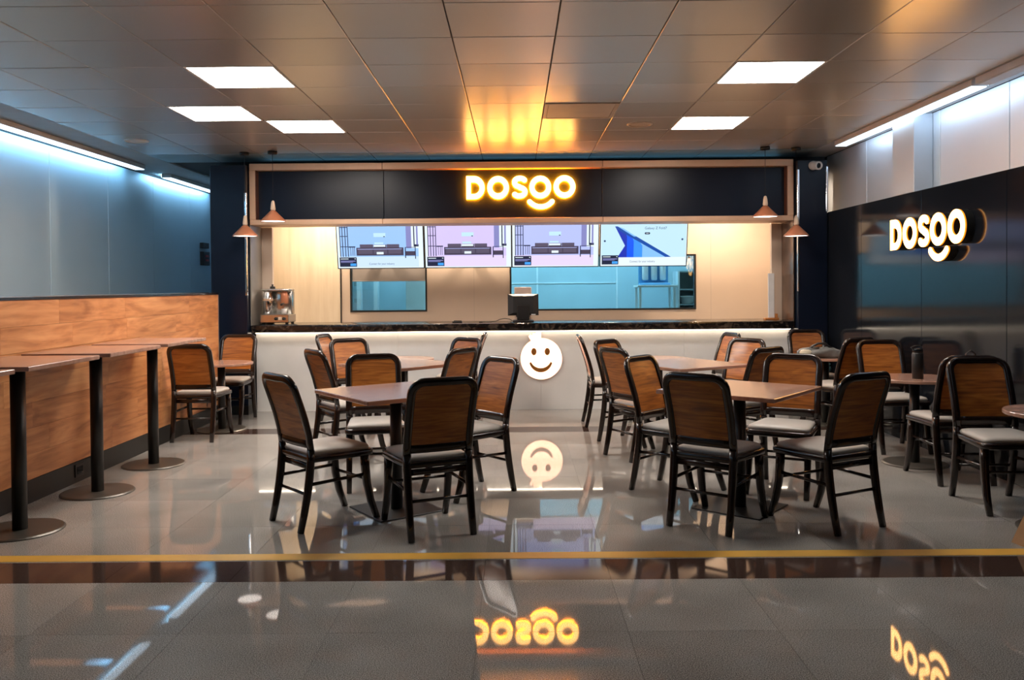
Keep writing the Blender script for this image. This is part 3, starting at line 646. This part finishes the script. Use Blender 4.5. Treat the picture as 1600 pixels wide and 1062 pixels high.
# ------------------------------------------------------------------ chairs
def post_y(z):   # rear post curve
    pts = [(0, -0.25), (0.12, -0.222), (0.25, -0.198), (0.36, -0.184), (0.45, -0.180), (0.55, -0.194), (0.65, -0.220), (0.75, -0.254), (0.90, -0.308)]
    for (a, ya), (b, yb) in zip(pts[:-1], pts[1:]):
        if z <= b: return ya+(yb-ya)*(z-a)/(b-a)
    return pts[-1][1]
def make_chair():
    root = thing('dining_chair', 'x', 'chair')
    HW = 0.180
    for s in (-1, 1):
        zs = [0.0, 0.1, 0.2, 0.3, 0.4, 0.46]
        MB().sweep([(s*HW, post_y(z), z) for z in zs], [0.036, 0.040, 0.043, 0.045, 0.045, 0.045], [0.034, 0.038, 0.041, 0.043, 0.041, 0.038], (1, 0, 0), 8, sq=0.6).build('leg', 'frame_wood', root)
    zs = [0.46+0.045*i for i in range(9)]; r = 0.065; ztop = 0.870; path = [(-HW, z) for z in zs if z < ztop-r-0.02]
    path += [(-HW+r-r*math.cos(R(a)), ztop-r+r*math.sin(R(a))) for a in range(0, 91, 15)]
    path += [(0, ztop)]
    path += [(-x, z) for x, z in path[-2::-1]]
    MB().sweep([(x, post_y(z)-0.012*(1-(x/HW)**2), z) for x, z in path], 0.034, 0.046, (0, 1, 0), 8, sq=0.6).build('back_frame', 'frame_wood', root)
    MB().sweep([(x, post_y(0.485)-0.012*(1-(x/HW)**2), 0.497) for x in (-0.178, -0.12, -0.06, 0, 0.06, 0.12, 0.178)], 0.026, 0.056, (0, 1, 0), 8, sq=0.6).build('back_rail', 'frame_wood', root)
    mb = MB(); nx, nz = 8, 10; z0, z1 = 0.50, 0.863
    for side in (0, 1):
        v = []
        for j in range(nz+1):
            z = z0+(z1-z0)*j/nz
            hw = 0.172
            if z > 0.812: hw = 0.172-0.05*(1-math.sqrt(max(0, 1-((z-0.812)/0.052)**2)))
            for i in range(nx+1):
                x = hw*(2*i/nx-1); v.append((x, post_y(z)-0.012*(1-(x/HW)**2)+(0.006 if side else -0.006), z))
        f = [(j*(nx+1)+i, j*(nx+1)+i+1, (j+1)*(nx+1)+i+1, (j+1)*(nx+1)+i) for j in range(nz) for i in range(nx)]
        mb.add(v, f, 0, True)
    mb.build('back_panel', 'panel_wood', root)
    # seat
    def outline(g, n=6):
        P = []
        for cx, cy, rr, a0 in ((0.215-g-0.05, 0.225-g-0.05, 0.05, 0), (-(0.215-g-0.05), 0.225-g-0.05, 0.05, 90), (-(0.190-g-0.025), -0.195+g+0.025, 0.025, 180), (0.190-g-0.025, -0.195+g+0.025, 0.025, 270)):
            P += arc(cx, cy, rr, rr, a0, a0+90, n)
        return P
    mb = MB(); rings = [(0.012, 0.385), (0.0, 0.393), (0.0, 0.418), (0.008, 0.424)]
    def loft(mb, rings, capb=True):
        n = len(outline(0)); v = []; f = []
        for g, z in rings: v += [(x, y, z) for x, y in outline(g)]
        for i in range(len(rings)-1): f += [(i*n+k, i*n+(k+1) % n, (i+1)*n+(k+1) % n, (i+1)*n+k) for k in range(n)]
        mb.add(v, f, 0, True); b = len(mb.v)-len(v)
        for i in (0, len(rings)-1):
            mb.f.append([b+i*n+k for k in range(n)]); mb.m.append(0); mb.s.append(True)
    loft(mb, rings); mb.build('seat_frame', 'frame_wood', root)
    mb = MB(); loft(mb, [(0.020, 0.420), (0.016, 0.436), (0.024, 0.448), (0.045, 0.455), (0.09, 0.459), (0.14, 0.460)]); mb.build('cushion', 'cushion', root)
    for s in (-1, 1):
        MB().sweep([(s*0.185, 0.165, 0.39), (s*0.186, 0.168, 0.32), (s*0.187, 0.178, 0.22), (s*0.189, 0.203, 0.11), (s*0.191, 0.245, 0.0)], [0.046, 0.046, 0.043, 0.040, 0.034], [0.050, 0.050, 0.046, 0.041, 0.034], (1, 0, 0), 8, sq=0.6).build('leg', 'frame_wood', root)
        MB().sweep([(s*0.182, post_y(0.27), 0.265), (s*0.186, 0.172, 0.275)], 0.018, 0.020, (1, 0, 0), 8).build('stretcher', 'frame_wood', root)
    MB().sweep([(-0.18, post_y(0.21), 0.21), (0.18, post_y(0.21), 0.21)], 0.018, 0.018, (0, 1, 0), 8).build('stretcher', 'frame_wood', root)
    MB().sweep([(-0.186, 0.174, 0.245), (0.186, 0.174, 0.245)], 0.018, 0.018, (0, 1, 0), 8).build('stretcher', 'frame_wood', root)
    MB().sweep([(-0.18, post_y(0.36), 0.365), (0.18, post_y(0.36), 0.365)], 0.020, 0.036, (0, 1, 0), 8, sq=0.6).build('apron', 'frame_wood', root)
    return root
CH = [ # rear-leg midpoint x, y, facing degrees, label, group key
 (-2.912, 7.604, 89, 'dark wooden chair at the small round table, back to camera beside the plank partition', 'l'),
 (-2.972, 9.093, 268, 'orange-lit wooden chair in front of the left pillar, facing the camera', 'l'),
 (-1.335, 4.896, 41, 'wooden chair at the near left square table, leftmost, seen from the side', 'a'),
 (-0.406, 4.644, 114.6, 'wooden chair nearest the camera on the left side, its back towards the viewer', 'a'),
 (-0.133, 5.865, 220, 'wooden chair at the near left table, on its right beside the aisle', 'a'),
 (-1.038, 6.202, 282, 'wooden chair facing the camera behind the near left square table', 'a'),
 (-1.567, 6.779, 36, 'dark-backed chair at the left of the far left square table', 'b'),
 (-1.587, 8.149, 304, 'chair with pale sheen on its back, behind the far left square table', 'b'),
 (-1.99, 8.97, -10, 'narrow turned chair closest to the counter on the left, half hidden by another chair', 'b'),
 (-0.456, 6.847, 147, 'chair with reddish back between the near left and far left square tables', 'b'),
 (-0.492, 8.133, 228, 'chair facing the camera at the right of the far left square table', 'b'),
 (-0.375, 9.03, 177, 'chair seen edge-on against the counter, left of the smiley emblem', 'b'),
 (0.679, 8.457, 1, 'chair seen edge-on against the counter, right of the smiley emblem', 'e'),
 (0.852, 7.668, 318, 'chair facing the camera beside the edge-on chair right of the emblem', 'e'),
 (0.807, 6.759, 28, 'chair with its back turned at the left of the far right square table', 'e'),
 (0.892, 5.869, 319, 'chair with glowing orange back panel left of the near right square table', 'd'),
 (1.014, 4.752, 52, 'wooden chair nearest the camera on the right side, back panel turned to the viewer', 'd'),
 (1.912, 4.723, 118, 'wooden chair at the right front of the near right square table, back to the viewer', 'd'),
 (1.922, 5.923, 240, 'orange-brown chair facing the camera behind the near right square table', 'd'),
 (2.067, 7.688, 218, 'chair with pale reflection on its back at the right of the far right square table', 'e'),
 (2.152, 8.643, 193, 'chair half hidden near the right end of the counter, turned sideways', 'e'),
 (1.942, 6.663, 126, 'dark chair between the two right square tables, back to the viewer', 'e'),
 (3.122, 9.126, 269, 'orange-lit chair in front of the right pillar, behind the grey bag', 'g'),
 (3.096, 7.757, 118, 'dark chair back to back with an orange chair by the dark wall', 'g'),
 (3.142, 7.327, 270, 'orange-backed chair facing the camera at the round table with the black bottle', 'g'),
 (3.052, 5.757, 90, 'dark chair holding a black backpack, near the table with the bottle', 'g'),
 (2.997, 5.497, 268, 'dark chair with white cushion facing the camera at the right edge', 'g'),
]
GR = {'l': 'chairs at the left round table', 'a': 'chairs around the near left table', 'b': 'chairs around the far left tables', 'd': 'chairs around the near right table', 'e': 'chairs around the far right tables', 'g': 'chairs along the dark wall'}
proto = make_chair()
for i, (x, y, a, lb, g) in enumerate(CH):
    c = proto if i == 0 else copy_tree(proto)
    c.location = (x+0.25*math.cos(R(a)), y+0.25*math.sin(R(a)), 0.0005); c.rotation_euler = (0, 0, R(a-90))
    tag(c, lb, 'chair', GR[g])

# ------------------------------------------------------------------ tables
def square_table(x, y, ang, label):
    t = thing('square_table', label, 'table', (x, y, 0.0003), R(ang), 'square dining tables')
    MB().rbox(-0.375, 0.375, -0.375, 0.375, 0.715, 0.74, 0.004, 1).build('table_top', 'table_wood', t)
    MB().rbox(-0.15, 0.15, -0.15, 0.15, 0.703, 0.7148, 0.002, 1).build('mounting_plate', 'black_metal', t)
    MB().lathe([(0.037, 0.008), (0.037, 0.703)], 20).build('column', 'black_metal', t)
    MB().rbox(-0.22, 0.22, -0.22, 0.22, 0.0, 0.0078, 0.003, 1).build('base_plate', 'black_metal', t)
square_table(-0.747, 5.274, 36, 'near left square table with brown wooden top and black column')
square_table(-0.965, 7.157, 46, 'far left square table with brown wooden top')
square_table(1.383, 5.262, 51, 'near right square table with pale-lit top and a phone on it')
square_table(1.373, 6.961, 31, 'far right square table with brown wooden top')
def round_table(x, y, label, r=0.30):
    t = thing('round_table', label, 'table', (x, y, 0.0003), 0, 'small round tables')
    MB().lathe([(0.0, 0.637), (r-0.004, 0.637), (r, 0.641), (r, 0.656), (r-0.004, 0.66), (0.0, 0.66)], 48, sm=False).build('table_top', 'table_wood', t)
    MB().lathe([(0.12, 0.625), (0.12, 0.6368)], 24).build('mounting_plate', 'black_metal', t)
    MB().lathe([(0.036, 0.013), (0.036, 0.625)], 20).build('column', 'black_metal', t)
    MB().lathe([(0.0, 0.0), (0.235, 0.0), (0.235, 0.006), (0.22, 0.0128), (0.0, 0.0128)], 48, sm=False).build('base_plate', 'base_metal', t)
round_table(-2.876, 8.294, 'small round table between two chairs beside the plank partition')
round_table(-1.127, 8.601, 'small round table right before the counter on the left')
round_table(1.413, 8.391, 'small round table right before the counter on the right')
round_table(3.052, 8.397, 'small round table with a grey bag on it')
round_table(3.042, 6.498, 'small round table with a black bottle on it')
round_table(3.042, 4.728, 'small round table cut by the right edge of the picture')
bar_lb = ['high table at the left edge, only a corner of its top in view', 'nearest fully visible high table along the plank partition', 'middle high table along the plank partition', 'furthest high table along the plank partition']
for i, d in enumerate((4.0, 4.89, 5.80, 6.70)):
    t = thing('high_table', bar_lb[i], 'table', (-2.855, d-0.03, 0.0003), 0, 'high tables along the partition')
    MB().rbox(-0.285, 0.285, -0.385, 0.385, 0.95, 0.975, 0.003, 1).build('table_top', 'table_wood', t)
    MB().rbox(-0.15, 0.15, -0.15, 0.15, 0.938, 0.9498, 0.002, 1).build('mounting_plate', 'black_metal', t)
    MB().lathe([(0.04, 0.012), (0.04, 0.938)], 24).build('column', 'black_metal', t)
    MB().lathe([(0.0, 0.0), (0.235, 0.0), (0.235, 0.005), (0.225, 0.0118), (0.0, 0.0118)], 48, sm=False).build('base_plate', 'base_metal', t)

# ------------------------------------------------------------------ things on the counter
CZ = 0.9725
es = thing('espresso_machine', 'steel espresso machine on the left end of the counter', 'coffee machine', (-2.70, 9.68, CZ))
MB().rbox(-0.16, 0.16, -0.16, 0.16, 0.02, 0.11, 0.006, 1).build('base', 'steel', es)
MB().rbox(-0.145, 0.145, -0.155, 0.06, 0.1105, 0.116, 0.002, 1).build('drip_tray', 'steel_dull', es)
for x in (-0.13, 0.13):
    for y in (-0.12, 0.12): MB().lathe([(0.018, 0.0), (0.02, 0.02)], 12, (x, y, 0)).build('foot', 'black_plastic', es)
MB().rbox(-0.155, 0.15, 0.02, 0.15, 0.1105, 0.37, 0.01, 2).build('body', 'steel', es)
MB().rbox(-0.15, 0.15, -0.12, 0.15, 0.371, 0.40, 0.01, 2).build('top_tray', 'steel', es)
MB().lathe([(0.0, 0.117), (0.052, 0.117), (0.055, 0.12), (0.055, 0.36), (0.045, 0.37), (0.0, 0.37)], 24, (-0.095, -0.07, 0)).build('boiler', 'chrome', es)
MB().lathe([(0.0565, 0.265), (0.0575, 0.27), (0.0575, 0.285), (0.0565, 0.29)], 24, (-0.095, -0.07, 0), cap=False).build('band', 'brass' if 'brass' in MAT else 'bronze', es)
MB().lathe([(0.0, 0.23), (0.035, 0.23), (0.038, 0.24), (0.038, 0.33), (0.03, 0.37), (0.0, 0.37)], 20, (0.085, -0.05, 0)).build('group_head', 'copper', es)
MB().sweep([(0.085, -0.06, 0.235), (0.085, -0.13, 0.23), (0.088, -0.19, 0.222)], [0.02, 0.022, 0.026], None, (1, 0, 0), 10).build('portafilter_handle', 'black_plastic', es)
MB().lathe([(0.0, 0.117), (0.026, 0.117), (0.032, 0.175), (0.029, 0.175), (0.024, 0.125), (0.0, 0.122)], 20, (0.085, -0.06, 0), cap=False).build('cup', 'white_plastic', es)
for x in (0.02, 0.11): MB().lathe([(0.017, 0.0), (0.017, 0.022), (0.0, 0.024)], 14, M=Matrix.Translation((x, -0.16, 0.065)) @ Matrix.Rotation(R(90), 4, 'X')).build('knob', 'black_plastic', es)
MB().rbox(0.045, 0.085, -0.164, -0.1602, 0.05, 0.085, 0.001, 1).build('badge', 'pale_wood', es)
MB().lathe([(0.03, 0.4005), (0.03, 0.425), (0.01, 0.43), (0.012, 0.45), (0.0, 0.452)], 16, (-0.06, 0.0, 0)).build('cap', 'black_plastic', es)
po = thing('cash_register_monitor', 'black point of sale monitor seen from behind on the counter', 'monitor', (0.09, 9.62, CZ))
MB().rbox(-0.12, 0.12, -0.02, 0.20, 0.0, 0.022, 0.008, 2).build('base', 'black_plastic', po)
M = Matrix.Translation((0, 0.03, 0.07)) @ Matrix.Rotation(R(-8), 4, 'X')
mb = MB(); a = [(-0.175, 0.06), (0.175, 0.06), (0.175, 0.305), (-0.175, 0.305)]; b2 = [(-0.115, 0.085), (0.115, 0.085), (0.115, 0.275), (-0.115, 0.275)]
v = [(x, 0.045, z-0.05) for x, z in a]+[(x, 0.03, z-0.05) for x, z in a]+[(x, -0.015, z-0.05) for x, z in b2]
mb.add(v, [(0, 3, 2, 1), (8, 9, 10, 11)]+[(i, (i+1) % 4, 4+(i+1) % 4, 4+i) for i in range(4)]+[(4+i, 4+(i+1) % 4, 8+(i+1) % 4, 8+i) for i in range(4)], 0, False, M); mb.build('screen_housing', 'black_plastic', po)
MB().rbox(-0.07, 0.07, 0.0, 0.045, 0.02, 0.19, 0.008, 1).build('stand', 'black_plastic', po)
MB().rbox(0.09, 0.14, -0.0, 0.004, 0.078, 0.092, 0.001, 1, M=Matrix.Translation((0, 0.035, 0))).build('sticker', 'white_plastic', po)
pr = thing('receipt_printer', 'peach coloured box standing behind the point of sale monitor', 'printer', (0.09, 9.95, CZ))
MB().rbox(-0.10, 0.10, -0.07, 0.08, 0.0, 0.395, 0.01, 2).build('body', 'peach_plastic', pr)
MB().rbox(-0.08, 0.08, -0.072, -0.0702, 0.05, 0.12, 0.001, 1).build('slot_cover', 'black_plastic', pr)
cr = thing('card_reader', 'small black card reader lying on the counter left of the monitor', 'card reader', (-0.655, 9.60, CZ))
MB().rbox(-0.055, 0.055, -0.04, 0.04, 0.0, 0.018, 0.005, 2).build('body', 'black_plastic', cr)
MB().rbox(-0.04, 0.05, -0.025, 0.03, 0.0182, 0.026, 0.003, 1).build('keypad', 'black_gloss', cr)
cb = thing('power_cable', 'thin dark cable arching from the monitor over the counter', 'cable', (0, 9.62, CZ))
MB().sweep([(-0.38, -0.02, 0.006), (-0.28, 0, 0.006), (-0.22, 0, 0.014), (-0.17, 0, 0.036), (-0.12, 0.01, 0.044), (-0.07, 0.02, 0.036), (-0.035, 0.03, 0.018)], 0.009, None, (0, 1, 0), 8).build('wire', 'black_plastic', cb)
MB().rbox(-0.41, -0.37, -0.03, -0.01, 0.0, 0.012, 0.002, 1).build('plug', 'black_plastic', cb)
ms = thing('menu_stand', 'white upright menu stand on orange wooden foot at the right end of the counter', 'menu stand', (2.93, 9.72, CZ))
MB().rbox(-0.09, 0.07, -0.04, 0.04, 0.0, 0.022, 0.004, 1).build('foot', 'orange_wood', ms)
MB().rbox(-0.045, 0.025, -0.008, 0.008, 0.0225, 0.53, 0.003, 1).build('board', 'white_plastic', ms)
MB().rbox(0.035, 0.06, -0.02, 0.02, 0.0225, 0.07, 0.003, 1).build('holder', 'orange_wood', ms)

# ------------------------------------------------------------------ things on tables, chairs, floor and walls
bo = thing('drink_bottle', 'tall black drink bottle with loop lid on the round table', 'bottle', (3.02, 6.40, 0.6605))
MB().lathe([(0.0, 0.0), (0.037, 0.0), (0.04, 0.004), (0.04, 0.185), (0.034, 0.198), (0.0, 0.198)], 28).build('body', 'black_plastic', bo)
MB().lathe([(0.036, 0.1985), (0.036, 0.222), (0.03, 0.228), (0.0, 0.228)], 28).build('lid', 'black_gloss', bo)
MB().sweep([(-0.03, 0, 0.215), (-0.05, 0, 0.235), (-0.02, 0, 0.247), (0.02, 0, 0.247), (0.035, 0, 0.235), (0.03, 0, 0.215)], 0.012, 0.008, (0, 1, 0), 8).build('handle', 'black_plastic', bo)
bg = thing('grey_bag', 'crumpled grey fabric bag lying on the far round table', 'bag', (2.97, 8.33, 0.6605))
def blob(n, m, fx):
    v = []; f = []
    for i in range(m+1):
        for k in range(n): v.append(fx(2*math.pi*k/n, math.pi*i/m))
    for i in range(m):
        for k in range(n): f.append((i*n+k, i*n+(k+1) % n, (i+1)*n+(k+1) % n, (i+1)*n+k))
    return v, f
rn = random.Random(3)
def sup(a, p, e): 
    c = math.cos(a); s = math.sin(a); q = math.sin(p); z = math.cos(p); g = lambda w: math.copysign(abs(w)**e, w)
    return g(c)*g(q), g(s)*g(q), g(z)
def bagfx(a, p):
    x, y, z = sup(a, p, 0.6); k = 1+0.10*math.sin(5*a+3*p)+0.06*math.sin(9*a-2*p)
    return (0.20*x*k, 0.13*y*k, max(0.0, 0.045+0.045*z*(1+0.25*math.sin(4*a)))) 
mb = MB(); v, f = blob(28, 12, bagfx); mb.add(v, f, 0, True); mb.build('pouch', 'bag_grey', bg)
MB().sweep([(-0.11, -0.02, 0.08), (-0.08, -0.03, 0.11), (-0.02, -0.03, 0.137), (0.05, -0.02, 0.135), (0.09, -0.01, 0.105), (0.13, 0.0, 0.08)], 0.045, 0.02, (0, 1, 0), 8).build('strap', 'bag_black', bg)
mb = MB(); v, f = blob(16, 8, lambda a, p: (-0.155+0.06*sup(a, p, 0.8)[0], -0.06+0.07*sup(a, p, 0.8)[1], 0.045+0.04*sup(a, p, 0.8)[2])); mb.add(v, f, 0, True); mb.build('pocket', 'cloth_cream', bg)
tc_ = thing('folded_cloth', 'dark teal cloth on the seat of the chair before the right pillar', 'cloth', (3.14, 8.93, 0.4615))
mb = MB(); v, f = blob(20, 8, lambda a, p: (0.15*sup(a, p, 0.5)[0], 0.12*sup(a, p, 0.5)[1]*(1+0.05*math.sin(6*a)), max(0, 0.035+0.035*sup(a, p, 0.5)[2]*(1+0.1*math.sin(5*a))))); mb.add(v, f, 0, True); mb.build('fold', 'cloth_teal', tc_)
MB().rbox(-0.13, 0.13, -0.10, 0.10, 0.068, 0.095, 0.012, 2).build('fold', 'cloth_teal', tc_)
bp = thing('backpack', 'black backpack with top loop standing on a chair by the dark wall', 'backpack', (3.09, 5.80, 0.4615))
def bpfx(a, p):
    x, y, z = sup(a, p, 0.55); return (0.135*x*(1-0.08*z), 0.085*y+0.0, 0.20+0.20*z)
mb = MB(); v, f = blob(28, 16, bpfx); mb.add(v, f, 0, True); mb.build('body', 'bag_black', bp, (0, 0.06, 0))
MB().rbox(-0.10, 0.10, 0.125, 0.175, 0.04, 0.20, 0.02, 2).build('pocket', 'bag_black', bp)
MB().sweep([(0.0, 0.06, 0.39), (0.01, 0.06, 0.43), (0.04, 0.06, 0.45), (0.07, 0.06, 0.43), (0.08, 0.06, 0.38)], 0.022, 0.010, (0, 1, 0), 8).build('top_loop', 'bag_black', bp)
MB().sweep([(-0.12, 0.10, 0.14), (-0.16, 0.15, 0.09), (-0.17, 0.19, 0.03), (-0.14, 0.24, 0.012), (-0.08, 0.22, 0.012)], 0.03, 0.010, (0, 0, 1), 8).build('strap', 'bag_black', bp)
ph = thing('phone', 'dark phone lying on the near right square table', 'phone', (1.315, 5.60, 0.7408), R(15))
MB().rbox(-0.045, 0.045, -0.06, 0.06, 0, 0.009, 0.003, 2).build('body', 'black_plastic', ph)
MB().rbox(-0.040, 0.040, -0.055, 0.055, 0.0091, 0.0098, 0.0003, 1).build('glass', 'black_gloss', ph)
kb = thing('paper_bag', 'kraft paper bag on the floor at the right edge of the picture', 'paper bag', (2.845, 4.44, 0.0005), R(8))
v = [(-0.21, -0.10, 0), (0.05, -0.10, 0), (0.05, 0.10, 0), (-0.21, 0.10, 0), (-0.12, -0.03, 0.30), (0.05, -0.03, 0.30), (0.05, 0.03, 0.30), (-0.12, 0.03, 0.30)]
MB().add(v, [(0, 3, 2, 1), (0, 1, 5, 4), (1, 2, 6, 5), (2, 3, 7, 6), (3, 0, 4, 7)]).build('sack', 'paper_kraft', kb)
MB().sweep([(-0.09, -0.0, 0.29), (-0.085, 0, 0.35), (-0.05, 0, 0.37), (0.0, 0, 0.35), (0.01, 0, 0.29)], 0.008, None, (0, 1, 0), 8).build('handle', 'paper_kraft', kb)
cc = thing('security_camera', 'small white security camera on the right pillar beneath the ceiling', 'camera', (3.24, 9.258, 2.66))
MB().lathe([(0.05, 0), (0.05, 0.012), (0.03, 0.02)], 24, M=Matrix.Rotation(R(90), 4, 'X')).build('mount', 'white_plastic', cc)
MB().lathe([(0.03, 0.0), (0.046, 0.015), (0.046, 0.09), (0.04, 0.10), (0.034, 0.10), (0.030, 0.085)], 28, M=Matrix.Translation((0, -0.018, 0)) @ Matrix.Rotation(R(100), 4, 'X') @ Matrix.Rotation(R(18), 4, 'Y')).build('housing', 'white_plastic', cc)
MB().lathe([(0.0, 0.09), (0.02, 0.088), (0.031, 0.084)], 24, cap=False, M=Matrix.Translation((0, -0.018, 0)) @ Matrix.Rotation(R(100), 4, 'X') @ Matrix.Rotation(R(18), 4, 'Y')).build('lens', 'black_gloss', cc)
al = thing('alarm_box', 'black box with red lights on the left wall beside the dark pillar', 'alarm box', (-4.569, 12.46, 1.72))
MB().rbox(0, 0.06, -0.12, 0.12, 0, 0.20, 0.005, 1).build('case', 'black_plastic', al)
for z in (0.06, 0.12): MB().rbox(0.0602, 0.07, -0.06, 0.06, z, z+0.03, 0.003, 1).build('lamp', 'red_plastic', al)
MB().rbox(0, 0.05, -0.12, 0.12, 0.25, 0.33, 0.004, 1).build('sounder', 'black_plastic', al)
